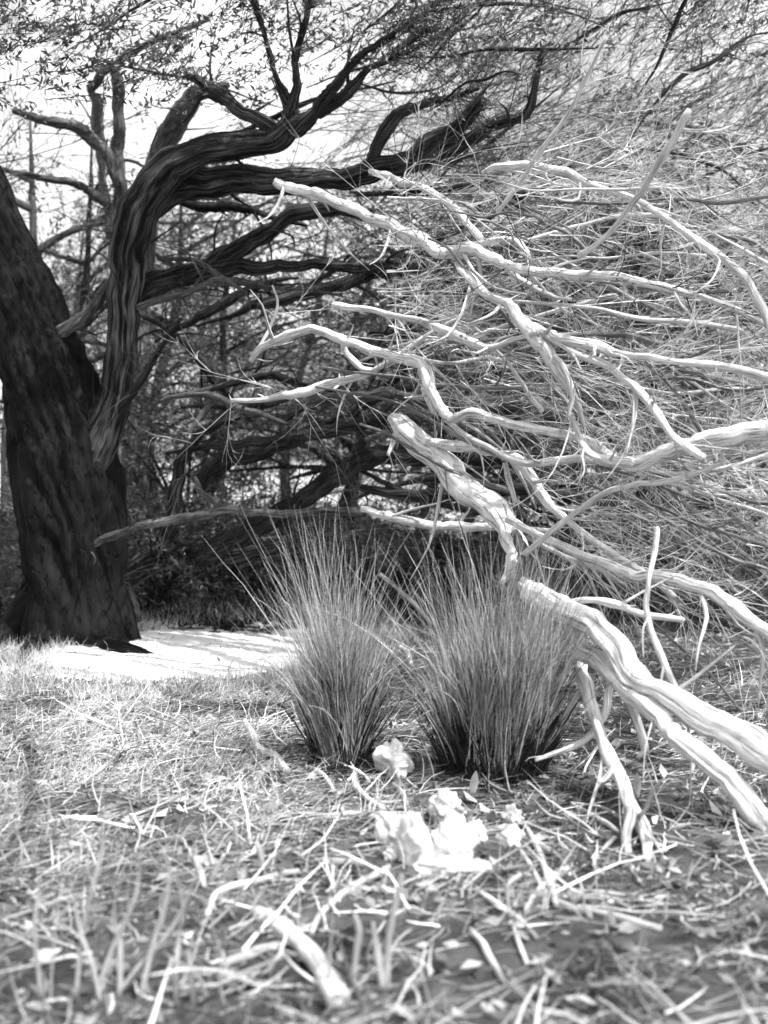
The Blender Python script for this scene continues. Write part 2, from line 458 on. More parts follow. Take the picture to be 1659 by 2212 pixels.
limb(A, 'branch', [(600, 300, 14), (548, 268, 14), (500, 232, 14), (462, 205, 14), (425, 186, 8), (410, 176, 3)], 8.35, 8.7, DK)
limb(A, 'branch', [(300, 650, 20), (340, 612, 25), (400, 600, 24), (470, 585, 22), (560, 580, 16), (680, 578, 12), (800, 580, 12), (900, 574, 9), (960, 590, 5)], 9.1, 8.6, DK, label='low dark branch leaving the stem to the right')
limb(A, 'branch', [(430, 600, 16), (480, 572, 21), (530, 535, 19), (590, 500, 17), (650, 468, 17), (720, 455, 17), (780, 470, 13), (850, 505, 8)], 9.0, 8.4, DK)
limb(A, 'branch', [(560, 665, 8), (640, 645, 12), (720, 628, 14), (790, 602, 15), (850, 585, 16), (910, 580, 15), (965, 596, 12), (1030, 640, 8), (1100, 660, 4)], 9.2, 8.5, DK)
limb(A, 'branch', [(135, 720, 18), (180, 690, 14), (225, 640, 12), (260, 590, 8)], 9.0, 8.9, GY, sides=8)
limb(A, 'branch', [(300, 668, 8), (390, 640, 8), (440, 620, 7), (480, 604, 6), (560, 622, 5), (650, 628, 4), (740, 640, 3)], 8.8, 8.4, GY, sides=8)
limb(A, 'branch', [(345, 560, 5), (430, 570, 6), (485, 604, 6), (540, 640, 4)], 8.8, 8.5, GY, sides=7)
limb(A, 'branch', [(180, 960, 10), (240, 900, 12), (290, 850, 10), (345, 760, 7), (395, 690, 5)], 9.0, 8.7, MD, sides=8)
limb(A, 'branch', [(600, 402, 10), (665, 424, 12), (740, 450, 13), (820, 482, 13), (880, 510, 15), (925, 538, 16), (970, 550, 12), (1030, 536, 10), (1095, 524, 9), (1130, 540, 7), (1142, 565, 4)], 8.3, 6.3, BL, label='bleached bare branch sloping down from the dark bough')
limb(A, 'branch', [(965, 550, 9), (1020, 545, 13), (1080, 570, 13), (1150, 590, 11), (1230, 600, 11), (1310, 600, 10), (1370, 612, 9), (1440, 626, 8), (1560, 660, 7), (1680, 720, 6)], 6.7, 5.6, BL, sides=9)
limb(A, 'branch', [(800, 378, 6), (850, 395, 8), (910, 412, 8), (965, 445, 8), (1010, 490, 8), (1050, 545, 8), (1110, 600, 7), (1170, 635, 6), (1230, 650, 4)], 7.9, 6.3, BL, sides=8)

# foliage: feathery sprays on the outer branches and an added canopy above the picture
def region(n, x0, x1, y0, y1, d0, d1, keep=None):
    out = []
    while len(out) < n:
        x, y = random.uniform(x0, x1), random.uniform(y0, y1)
        d = random.uniform(d0, d1)
        if keep is None or keep(x, y, d): out.append(P(x, y, d))
    return np.array(out)
def clump(x, y, s=0.012, th=0.0, z=0):
    return noise.noise((x * s, y * s, z)) > th
O1, T1 = along([l for l in LIMBS[A.name][3:10]], 260, 0.5)
D1 = T1 + rng.normal(0, .7, T1.shape)
lv, tw = [], []
a, b = sprays(O1, D1, rng.uniform(.15, .5, len(O1)), leaf=0.03, k=16); tw.append(a); lv.append(b)
# wind-combed sprays crossing the top of the view
cl = region(60, -60, 1720, -60, 240, 7.2, 10.5, lambda x, y, d: random.random() < (0.33 if x < 850 else 1.0 if x < 1050 else .2) * (1 - sstep(150, 260, y) * (x < 850)))
for c in cl:
    n = random.randint(8, 22)
    dr = np.array([0.75, random.uniform(-.4, .4), random.uniform(.1, .8)])
    O = c + rng.normal(0, .22, (n, 3)) * np.array([1.4, 1, .5])
    a, b = sprays(O, dr + rng.normal(0, .3, (n, 3)), rng.uniform(.15, .5, n), leaf=0.05, k=16, spread=.05, bend=(0.1, 0, .1))
    tw.append(a); lv.append(b)
# unseen canopy added overhead, laid to shade bank and trunk and keep the clearing sunlit
sd = np.array(SUN_DIR)
def lit(p, z=0.0):
    q = p - sd * ((p[2] - z) / sd[2]); return q
cO = []
tries = 0
while len(cO) < 2600 and tries < 60000:
    tries += 1
    p = np.array([random.uniform(-7, 6.5), random.uniform(-1.0, 10.5), random.uniform(5.2, 7.2)])
    if p[2] < EYE + 0.44 * p[1] + 0.75: continue
    q = lit(p, 0.2)
    u, w = q[0] - pc.x, q[1] - pc.y
    if (u / 2.4) ** 2 + ((w - .38 * u) / 2.0) ** 2 < 1: continue
    dens = 0.95 if q[1] > 9.6 else 0.0
    if q[0] < -2.6: dens = max(dens, .8)
    if 2.5 < q[1] < 9.6 and q[0] > -2.6: dens = (0.15 if q[0] < 0 else .4) if q[1] > 4.2 else 0.6
    if q[1] > 9.6 and q[0] > 2: dens = .35
    if random.random() > dens: continue
    if not clump(p[0] * 100, p[1] * 100, 0.011, -0.25, p[2]): continue
    cO.append(p)
cO = np.array(cO)
a, b = sprays(cO, rng.normal(0, 1, cO.shape) * np.array([1, 1, .3]), rng.uniform(.35, .8, len(cO)), leaf=0.075, k=34, spread=.3)
tw.append(a); lv.append(b)
stuff('foliage', join(lv), M['leaf_dark'], A)
O, T = along(LIMBS[A.name][2:], 700, 0.15)
a = strands(O, T * .8 + rng.normal(0, .6, T.shape), rng.uniform(.1, .7, len(O)), rng.uniform(.002, .005, len(O)), K=7, jitter=.08, bend=rng.normal(0, .25, T.shape))
stuff('twigs', join(tw + [a[:2]]), M['twig_dark'], A)
# limbs carrying the added canopy overhead
for k in range(9):
    x = -6 + k * 1.35
    t = Tubes(); y = 9.2
    pts = [Vector((-6.0, 9.0, 7.0)), Vector(((x - 6) / 2, 6.8, 6.9)), Vector((x, 4.2 + random.uniform(-1, 1), 6.4)), Vector((x + 1, 1.2 + random.uniform(-1, 2), 6.1))]
    t.add(pts, [.11, .07, .04, .012], sides=8); t.build('branch', DK, A)  # added limb of the unseen canopy
t = Tubes(); t.add([P(-260, -250, 9.0), Vector((-5.6, 9.0, 7.0)), Vector((-6.3, 9.0, 7.6))], [.17, .14, .05], sides=10); t.build('branch', DK, A)  # added stem for the unseen canopy limbs

# ------------------------------------------------------------------ bleached hanging branches, each a thing of its own
def things_limbs(name, label, cat, base, limbs, m, group=None, tw=0, twm='twig_pale', twdir=(0.6, 0, -.2), twlen=(.15, .8)):
    o = empty(name, base); tag(o, label, cat, group)
    for L in limbs:
        limb(o, L[0], L[1], L[2], L[3], m, sides=L[4] if len(L) > 4 else 9)
    if tw:
        tw = max(8, tw // 4)
        O, T = along(LIMBS[o.name], tw, .1)
        a = forked(O, T * .7 + np.array(twdir) + rng.normal(0, .4, T.shape), rng.uniform(*twlen, tw), rng.uniform(.002, .005, tw), kids=3, K=7, jit=.06, bend=rng.normal(0, .3, T.shape), gens=2)
        stuff('twigs', a, M[twm], o)
    return o

U = things_limbs('bare_branch', 'bleached zigzag branch hanging high at right above the forked dead limb', 'branch', P(1440, 1000, 5.2), [
    ('limb', [(985, 572, 7), (1015, 606, 10), (1050, 640, 9), (1100, 662, 12), (1125, 700, 14), (1165, 722, 13), (1220, 735, 12), (1290, 752, 12), (1345, 768, 8), (1440, 780, 8), (1580, 800, 10), (1700, 820, 12)], 6.6, 5.2),
    ('branch', [(1115, 690, 9), (1150, 735, 14), (1185, 772, 15), (1205, 805, 11), (1232, 842, 9), (1250, 890, 6), (1262, 920, 3)], 6.0, 5.7),
    ('branch', [(1180, 728, 7), (1240, 765, 8), (1310, 790, 8), (1360, 828, 9), (1400, 872, 10), (1450, 935, 9), (1520, 990, 9)], 5.9, 5.2),
    ('branch', [(1195, 770, 6), (1215, 800, 7), (1236, 850, 6), (1228, 900, 3)], 5.8, 5.7, 6),
    ('branch', [(720, 662, 7), (790, 670, 8), (860, 684, 7), (930, 702, 9), (980, 725, 11), (1020, 745, 10), (1058, 752, 8), (1110, 735, 6), (1160, 722, 7)], 6.9, 5.9),
    ('branch', [(1040, 380, 4), (1080, 368, 8), (1150, 370, 9), (1220, 388, 10), (1290, 415, 8), (1370, 440, 7), (1460, 500, 7), (1600, 600, 9), (1690, 780, 11)], 6.6, 5.3),
    ('branch', [(1070, 470, 4), (1120, 400, 5), (1160, 340, 6), (1220, 260, 5), (1260, 180, 4), (1300, 100, 3)], 6.3, 5.8, 7),
    ('branch', [(1245, 560, 6), (1300, 520, 6), (1340, 470, 7), (1380, 420, 8), (1425, 345, 8), (1480, 250, 8)], 5.9, 5.3, 7),
], BL, tw=420)

Mi = things_limbs('bare_branch', 'long pale branch arching over the middle then kinking down to the right', 'branch', P(1640, 930, 5.0), [
    ('limb', [(545, 778, 7), (580, 742, 9), (630, 720, 10), (680, 715, 10), (740, 735, 10), (800, 755, 10), (860, 775, 12), (905, 792, 13), (925, 830, 13), (945, 868, 13), (970, 900, 12), (1030, 896, 11), (1100, 915, 10), (1180, 932, 10), (1260, 945, 10), (1315, 985, 11), (1370, 1000, 13), (1430, 975, 17), (1530, 950, 20), (1660, 930, 24)], 7.4, 5.2, 11),
    ('branch', [(908, 800, 8), (920, 850, 7), (936, 892, 4)], 6.7, 6.6, 7),
    ('branch', [(742, 736, 6), (748, 764, 7), (778, 792, 7), (806, 802, 6), (740, 826, 9), (650, 848, 10), (570, 862, 7), (500, 866, 4)], 7.1, 7.3),
    ('branch', [(806, 802, 6), (850, 775, 6), (930, 720, 5), (1010, 680, 4)], 7.1, 6.9, 7),
    ('branch', [(545, 778, 4), (580, 720, 4), (600, 660, 3), (590, 620, 2)], 7.4, 7.5, 6),
    ('branch', [(960, 905, 5), (1040, 960, 7), (1140, 1000, 8), (1240, 990, 8), (1330, 1000, 9), (1400, 990, 12)], 6.5, 5.6),
    ('branch', [(1235, 900, 6), (1260, 960, 9), (1300, 990, 10), (1370, 1000, 10)], 5.8, 5.5, 8),
], BL, tw=260)

# the pale crooked twig on the left, over the bank
things_limbs('bare_branch', 'short crooked pale branch hanging over the dark bank at left', 'branch', P(380, 860, 8.0), [
    ('limb', [(350, 868, 4), (385, 856, 6), (460, 856, 8), (510, 880, 9), (570, 896, 7), (625, 916, 4)], 8.1, 7.7),
    ('branch', [(385, 858, 4), (470, 835, 5), (560, 810, 5), (610, 800, 3)], 8.1, 7.9, 7),
    ('branch', [(466, 860, 5), (430, 905, 6), (405, 940, 3)], 8.0, 7.9, 6),
], M['grey_bark'], tw=30, twm='twig_grey')
things_limbs('bare_branch', 'slender grey branch reaching level across the black base of the tree', 'branch', P(180, 1198, 8.9), [
    ('limb', [(175, 1202, 5), (220, 1165, 9), (300, 1140, 10), (400, 1118, 10), (490, 1100, 9), (580, 1108, 9), (700, 1105, 9), (790, 1108, 11)], 8.9, 8.4),
    ('branch', [(490, 1100, 5), (440, 1065, 8), (420, 1030, 5)], 8.7, 8.8, 7),
], M['grey_bark'], tw=40, twm='twig_grey')

# ------------------------------------------------------------------ the fallen dead tree on the right
fb = P(1900, 1800, 4.2); fb.z = h(fb.x, fb.y)
F = empty('fallen_tree', fb)
tag(F, 'bleached fallen dead tree forking across the right side above the tussock', 'dead tree')
limb(F, 'trunk', [(1128, 1262, 14), (1150, 1280, 24), (1185, 1300, 28), (1222, 1320, 29), (1287, 1351, 27), (1332, 1408, 28), (1377, 1463, 28), (1430, 1502, 30), (1560, 1570, 34), (1700, 1650, 42), (1900, 1800, 52)], 5.9, 4.3, BL, sides=18, rough=.22, label='smooth white main limb')
limb(F, 'branch', [(1210, 1318, 14), (1236, 1350, 21), (1258, 1412, 21), (1309, 1447, 19), (1345, 1488, 19), (1386, 1524, 20), (1425, 1556, 20), (1530, 1650, 24), (1680, 1800, 28)], 5.6, 4.4, BL, sides=14, rough=.22)
limb(F, 'branch', [(845, 903, 12), (880, 935, 25), (930, 978, 29), (980, 1030, 31), (1030, 1075, 29), (1078, 1112, 29), (1108, 1160, 27), (1118, 1200, 25), (1102, 1236, 15), (1084, 1258, 5)], 7.3, 6.1, BL, sides=16, label='thick white limb sloping down to a hooked tip')
limb(F, 'branch', [(1112, 1150, 10), (1132, 1195, 15), (1128, 1240, 15), (1140, 1278, 16)], 6.2, 5.9, GY, sides=10)
limb(F, 'branch', [(862, 925, 8), (850, 955, 9), (838, 982, 4)], 7.2, 7.1, BL, sides=8)
limb(F, 'branch', [(925, 960, 10), (1000, 965, 13), (1080, 975, 12), (1130, 1010, 13), (1170, 1065, 11), (1210, 1110, 8), (1262, 1152, 8), (1320, 1192, 8), (1390, 1235, 7), (1460, 1290, 6)], 7.0, 5.7, BL, sides=9)
limb(F, 'branch', [(1122, 1205, 8), (1170, 1165, 7), (1240, 1110, 7), (1310, 1065, 7), (1370, 1046, 7), (1440, 1040, 7), (1560, 1000, 6)], 6.1, 5.3, BL, sides=8)
limb(F, 'branch', [(1095, 1120, 10), (1160, 1155, 9), (1220, 1185, 10), (1300, 1215, 11), (1370, 1240, 12), (1440, 1252, 14), (1560, 1290, 15), (1700, 1400, 18)], 6.3, 5.1, BL, sides=9)
limb(F, 'branch', [(1140, 1160, 6), (1220, 1200, 6), (1300, 1235, 6), (1350, 1262, 4)], 6.2, 5.8, BL, sides=7)
limb(F, 'branch', [(1090, 1000, 6), (1100, 1040, 8), (1112, 1085, 5)], 6.7, 6.6, BL, sides=7)
limb(F, 'branch', [(1262, 1430, 14), (1272, 1500, 15), (1296, 1575, 15), (1330, 1660, 15), (1368, 1745, 15), (1398, 1815, 15), (1412, 1880, 8)], 5.45, 4.1, BL, sides=10)
limb(F, 'branch', [(1370, 1750, 11), (1360, 1825, 11), (1375, 1880, 9), (1386, 1925, 4)], 4.4, 4.05, BL, sides=8)
limb(F, 'branch', [(1325, 1478, 10), (1310, 1540, 9), (1282, 1590, 8), (1240, 1618, 8), (1160, 1648, 5)], 5.2, 5.1, BL, sides=8)
limb(F, 'branch', [(1362, 1515, 11), (1388, 1575, 11), (1402, 1625, 10), (1384, 1642, 5)], 5.0, 4.8, BL, sides=8)
limb(F, 'branch', [(1212, 1306, 8), (1270, 1298, 8), (1340, 1310, 9), (1410, 1332, 8), (1480, 1340, 6)], 5.6, 5.1, BL, sides=8)
limb(F, 'branch', [(1150, 1285, 9), (1152, 1320, 10), (1150, 1360, 8)], 5.8, 5.75, BL, sides=8)
limb(F, 'branch', [(1330, 1665, 6), (1310, 1690, 6), (1296, 1695, 3)], 4.7, 4.65, BL, sides=7)
limb(F, 'branch', [(1418, 1140, 7), (1412, 1200, 7), (1403, 1260, 6), (1402, 1320, 7), (1420, 1390, 8), (1450, 1460, 8), (1500, 1560, 10)], 5.3, 4.8, BL, sides=8)
O, T = along(LIMBS[F.name][4:10], 80, .15)
a = forked(O, T * .6 + np.array((.6, 0, -.15)) + rng.normal(0, .35, T.shape), rng.uniform(.15, .8, len(O)), rng.uniform(.002, .005, len(O)), kids=3, K=7, jit=.06, bend=rng.normal(0, .3, T.shape), gens=2)
stuff('twigs', a, M['twig_pale'], F)

# ------------------------------------------------------------------ background trees and scrub
def bgtree(name, label, x, y, dep, H, lean, m, twm, lfm, nleaf, pts, leafs=0.07, group=None, spreadx=2.2, cat='tree'):
    b = P(x, y, dep); b.z = h(b.x, b.y) - .05
    o = empty(name, b); tag(o, label, cat, group)
    t = Tubes(); top = b + Vector((lean, 0, H))
    tp = [b, b.lerp(top, .3) + Vector((random.uniform(-.2, .2), 0, 0)), b.lerp(top, .65) + Vector((random.uniform(-.25, .25), .1, 0)), top]
    t.add(tp, [pts, pts * .75, pts * .5, pts * .15], sides=10); t.build('trunk', m, o)
    Ls = []
    for k in range(9):
        f = .18 + .8 * k / 9
        s = tp[0].lerp(top, f) if f > .9 else catmull(tp, 10)[int(f * 30)]
        sg = 1 if random.random() < .68 else -1
        ln = spreadx * random.uniform(.5, 1.1)
        dy = random.uniform(-.5, .5)
        W = [s, s + Vector((sg * ln * .3, dy * .4, ln * random.uniform(.08, .3))), s + Vector((sg * ln * .65, dy * .8, ln * random.uniform(.1, .35))), s + Vector((sg * ln, dy, ln * random.uniform(-.15, .25)))]
        t = Tubes(); r = pts * random.uniform(.25, .5)
        t.add(W, [r, r * .7, r * .45, r * .15], sides=6); t.build('branch', m, o); Ls.append((W, None))
    if nleaf:
        O, T = along(Ls + [(tp, None)], nleaf, .2)
        c = np.array([noise.noise((q[0] * 1.1, q[1] * 1.1, q[2] * 1.3)) for q in O]); kp = c > -0.10
        O, T = O[kp], T[kp]
        O = O + rng.normal(0, .28, O.shape)
        a, l = sprays(O, T * .7 + rng.normal(0, .6, T.shape), rng.uniform(.3, .9, len(O)), leaf=leafs, k=22, spread=.25)
        stuff('foliage', l, M[lfm], o)
        a2 = strands(O, T + rng.normal(0, .5, T.shape), rng.uniform(.3, 1.2, len(O)), .006, K=6, bend=rng.normal(0, .3, O.shape))
        stuff('twigs', join([a, a2[:2]]), M[twm], o)
    return o

spots = [
    ('broad_tree', 'dark spreading tree behind the stem of the arching tree', 330, 1180, 14.0, 4.3, .4, MD, 'twig_dark', 'leaf_dark', 330, .10),
    ('broad_tree', 'grey leafy tree at the far left edge behind the black trunk', 20, 1180, 12.5, 4.6, .3, GY, 'twig_grey', 'leaf_grey', 330, .11),
    ('broad_tree', 'scrubby tree behind the centre of the level dark bough', 620, 1150, 15.0, 4.2, .6, MD, 'twig_grey', 'leaf_grey', 340, .09),
    ('broad_tree', 'darker tree right of centre behind the kinked pale branch', 900, 1150, 14.5, 4.3, .8, MD, 'twig_grey', 'leaf_dark', 360, .09),
    ('broad_tree', 'pale leafy tree behind the bleached zigzag branch', 1120, 1150, 12.5, 4.2, .9, GY, 'twig_pale', 'leaf_grey', 400, .08),
    ('broad_tree', 'dense dark tree standing behind the tip of the level bough', 1330, 1160, 11.5, 4.5, .6, MD, 'twig_grey', 'leaf_dark', 420, .09),
    ('broad_tree', 'tall grey tree at the far right edge', 1580, 1160, 11.0, 4.4, -.3, GY, 'twig_grey', 'leaf_grey', 300, .10),
]
for s in spots: bgtree(*s)
for q in [('dark_tree', 'dark tree filling the space under the left part of the arch', 420, 1170, 12.8, 3.6, .5, MD, 'twig_dark', 'leaf_dark', 380, .08),
          ('dark_tree', 'dark tree behind the dark arc shaped branch', 730, 1170, 13.2, 3.4, .6, MD, 'twig_dark', 'leaf_dark', 560, .08),
          ('dark_tree', 'dark tree at left behind the pale forked young tree', 170, 1180, 12.9, 4.3, .2, MD, 'twig_dark', 'leaf_dark', 330, .09),
          ('dark_tree', 'dark tree low behind the thick white limb', 1060, 1170, 13.0, 3.3, .6, MD, 'twig_dark', 'leaf_dark', 560, .08)]:
    bgtree(*q)
for k, (x, dep, H, lb) in enumerate([(150, 20, 5.2, 'distant bushy tree seen low at left past the black trunk'), (480, 22, 4.6, 'distant bushy tree framed under the arch'), (760, 21, 4.4, 'distant low tree behind the middle of the thicket'), (1010, 19, 5.4, 'distant bushy tree above the long level bough'), (1250, 18, 5.0, 'tall distant tree rising at upper right'), (1500, 17, 4.7, 'distant tall tree nearest the right edge')]):
    bgtree('distant_tree', lb, x, 1080, dep, H, random.uniform(-.3, .6), MD, 'twig_dark', 'leaf_grey' if k % 2 else 'leaf_dark', 380, .12, leafs=.11, spreadx=3.2)

# pale forked stems at the left and the leaning grey trunk, out beyond the arch
o = things_limbs('forked_sapling', 'pale forked young tree behind the bend of the arching stem', 'tree', G(240, 1330), [
    ('trunk', [(240, 1250, 20), (250, 1000, 16), (262, 700, 15), (262, 480, 14), (264, 400, 15), (258, 330, 14), (266, 270, 13), (262, 205, 14), (258, 150, 8)], 11.0, 10.6, 10),
    ('branch', [(264, 400, 13), (243, 350, 14), (205, 305, 14), (160, 282, 12), (100, 268, 10), (40, 250, 7)], 10.8, 10.5, 9),
    ('branch', [(262, 470, 9), (215, 432, 10), (175, 408, 9), (120, 396, 8), (40, 380, 5)], 10.9, 10.4, 9),
], M['grey_bark'], tw=60, twm='twig_grey')
o = things_limbs('leaning_trunk', 'grey trunk leaning right behind the top of the arch, broken at its tip', 'tree', P(300, 1150, 12.5), [
    ('trunk', [(290, 1150, 30), (300, 800, 26), (315, 500, 24), (345, 350, 24), (385, 280, 26), (425, 222, 22), (470, 205, 14), (500, 200, 4)], 12.5, 11.5, 12),
    ('branch', [(245, 520, 10), (225, 330, 11), (222, 235, 14), (205, 205, 8)], 12.2, 12.0, 9),
    ('branch', [(205, 205, 12), (240, 170, 12), (290, 130, 9), (370, 95, 7), (460, 60, 5)], 12.0, 11.5, 8),
], M['grey_bark'], tw=60, twm='twig_grey')

# dark boughs lying low behind the tussocks
def boughs(label, lst, m, d0, d1, tw=30, nm='low_bough', twm='twig_grey'):
    return things_limbs(nm, label, 'branch', P(lst[0][0][0], lst[0][0][1], d0), [('limb' if i == 0 else 'branch', l, d0, d1) for i, l in enumerate(lst)], m, tw=tw, twm=twm)
boughs('dark crooked bough rising from the bank towards the middle', [[(430, 1200, 26), (540, 1145, 24), (640, 1090, 22), (720, 1035, 22), (800, 992, 20), (900, 985, 17), (1000, 988, 17), (1090, 992, 14)], [(430, 1040, 20), (500, 990, 22), (600, 960, 20), (700, 935, 17), (780, 912, 14), (850, 905, 12)]], M['mid_bark'], 9.8, 8.6)
boughs('smooth grey bough lying level behind the kinked pale branch', [[(820, 850, 9), (920, 868, 15), (1030, 868, 18), (1150, 878, 18), (1260, 892, 14), (1400, 900, 12), (1560, 930, 12)], [(640, 870, 9), (740, 858, 12), (850, 852, 12)]], M['grey_bark'], 8.6, 8.0)
boughs('dark low bough crossing behind the thick white limb', [[(780, 1052, 8), (860, 1066, 13), (950, 1072, 14), (1060, 1060, 13), (1180, 1060, 14), (1300, 1090, 15), (1430, 1080, 14), (1600, 1080, 14)]], M['dark_bark'], 8.8, 7.8)
boughs('pale broken log lying just behind the right tussock', [[(780, 1100, 7), (850, 1120, 9), (930, 1134, 11), (1000, 1136, 10), (1080, 1140, 9), (1200, 1150, 7)]], M['bleached'], 8.0, 7.8, tw=16, nm='broken_log', twm='twig_pale')
boughs('dark root like bough on top of the bank at left', [[(260, 1250, 26), (330, 1210, 30), (420, 1190, 24), (520, 1200, 18), (620, 1180, 12)], [(330, 1215, 16), (370, 1120, 18), (390, 1010, 15), (440, 930, 12), (520, 900, 8)]], M['dark_bark'], 10.2, 9.8)
boughs('grey double stem standing on the bank beside the black trunk', [[(292, 1345, 8), (275, 1290, 10), (250, 1240, 11), (210, 1200, 9), (180, 1170, 4)], [(262, 1350, 5), (258, 1290, 7), (235, 1240, 7)]], M['grey_bark'], 9.3, 9.2, tw=14, nm='dead_stem')

# the thicket: forking twigs combed to the right, filling the middle distance
def zone(N, x0, x1, y0, y1, d0, d1, th, sc, zz, keep):
    out = []
    while len(out) < N:
        x, y = random.uniform(x0, x1), random.uniform(y0, y1)
        if not keep(x, y) or not clump(x, y * 1.6, sc, th, zz): continue
        out.append(P(x, y, random.uniform(d0, d1)))
    return np.array(out)
def flow(Q, sp=.35):
    n = len(Q); D = np.zeros((n, 3)); D[:, 0] = 1
    for i, q in enumerate(Q): D[i, 2] = -.12 + .55 * noise.noise((q[0] * .5, q[1] * .3, q[2] * .6 + 3)) + .5 * sstep(2.6, 5, q[2])
    return D + rng.normal(0, sp, (n, 3)) * np.array((.4, 1, 1))
for (N, d0, d1, kp, mm, lb, rr, th) in (
    (420, 9.5, 12.5, lambda x, y: y > 250 and (x > 620 or random.random() < .6), 'twig_dark', 'dark tangle of forking twigs behind the boughs, reaching from the black trunk to the right edge', .009, -.2),
    (480, 8.8, 11.5, lambda x, y: x > 560 and y > 230 and (y < 900 or random.random() < .35), 'twig_grey', 'grey tangle of forking twigs behind the hanging pale branches', .007, -.1)):
    Q = zone(N, -80, 1650, 180, 1240, d0, d1, th, .007, N, kp)
    stuff('thicket', forked(Q, flow(Q), rng.uniform(.7, 2.2, N), rng.uniform(.4, 1, N) * rr, kids=5, jit=.06, bend=rng.normal(0, .32, Q.shape)), M[mm], label=lb, cat='thicket')
N = 240
Q = zone(N, 850, 1680, -60, 330, 8.5, 11.5, -.12, .007, 5, lambda x, y: True)
stuff('thicket', forked(Q, flow(Q, .3) + np.array((0, 0, .25)), rng.uniform(.5, 1.5, N), rng.uniform(.0025, .006, N), kids=6, jit=.06, bend=rng.normal(0, .25, Q.shape)), M['twig_grey'], label='hazy mass of fine grey twigs against the sky at upper right', cat='thicket')
N = 330
Q = zone(N, 800, 1700, 330, 1190, 6.3, 8.6, -.1, .008, 7, lambda x, y: y > 300 + (1425 - x) * .15 and not (x < 1160 and y > 860))
stuff('thicket', forked(Q, flow(Q, .3), rng.uniform(.4, 1.3, N), rng.uniform(.003, .0065, N), kids=5, jit=.07, bend=rng.normal(0, .32, Q.shape)), M['twig_pale'], label='haze of bleached forking twigs around the hanging branches at right', cat='thicket')

WE = M['weathered']
# medium boughs woven through it: each a branch of the tree it belongs to
def sweep(parent, n, x0, x1, y0, y1, d0, d1, r0, r1, m, up=0.0, ln=(250, 620)):
    for _ in range(n):
        while True:
            x, y = random.uniform(x0, x1), random.uniform(y0, y1)
            if clump(x, y * 1.5, .006, -.2, 11): break
        L = random.uniform(*ln); a = random.gauss(up, .3); cv = random.gauss(-.1, .3 if m is BL else .6); d = random.uniform(d0, d1); rr = random.uniform(r0, r1)
        pts, px, py = [], x, y
        for k in range(6):
            t = k / 5; pts.append((px, py, rr * (.45 + .75 * t if m is BL else (.25 + 1.5 * t if t < .5 else 1.6 - 1.4 * t))))
            px += math.cos(a + cv * t) * L / 5; py -= math.sin(a + cv * t) * L / 5 + random.gauss(0, 10)
        limb(parent, 'branch', pts, d, d - random.uniform(-.3, .9), (WE if m is BL and random.random() < .6 else m), sides=6, sub=3)
sweep(U, 26, 820, 1420, 380, 860, 6.0, 7.6, 3, 7, BL, up=-.25)
sweep(Mi, 14, 640, 1400, 740, 930, 6.4, 7.8, 3, 7, BL, up=-.1)
sweep(F, 13, 1160, 1420, 960, 1180, 5.8, 7.0, 3, 6, BL, up=-.3)
sweep(A, 24, 250, 900, 380, 1100, 9.2, 11.0, 6, 15, MD, up=.12)
sweep(A, 8, 850, 1400, 100, 420, 7.6, 9.5, 3, 7, DK, up=.6, ln=(200, 420))
sweep(A, 16, 700, 1300, 560, 1120, 8.8, 10.0, 8, 16, MD, up=.0)
sweep(A, 9, 130, 900, -40, 230, 8.5, 10.5, 3, 6, MD, up=.25)

# undergrowth on the bank
N = 9000
x = rng.uniform(-8, 8, N); y = rng.uniform(9.7, 14.5, N)
Oa = np.array([(p, q, h(p, q)) for p, q in zip(x, y)])
a = strands(Oa, np.array((0.2, 0, .8)) + rng.normal(0, .6, Oa.shape), rng.uniform(.08, .45, N), .004, K=4, jitter=.05, bend=rng.normal(0, .3, Oa.shape))
stuff('undergrowth', a[:2], M['twig_dark'], label='low dark scrubby growth covering the shaded bank', cat='undergrowth')

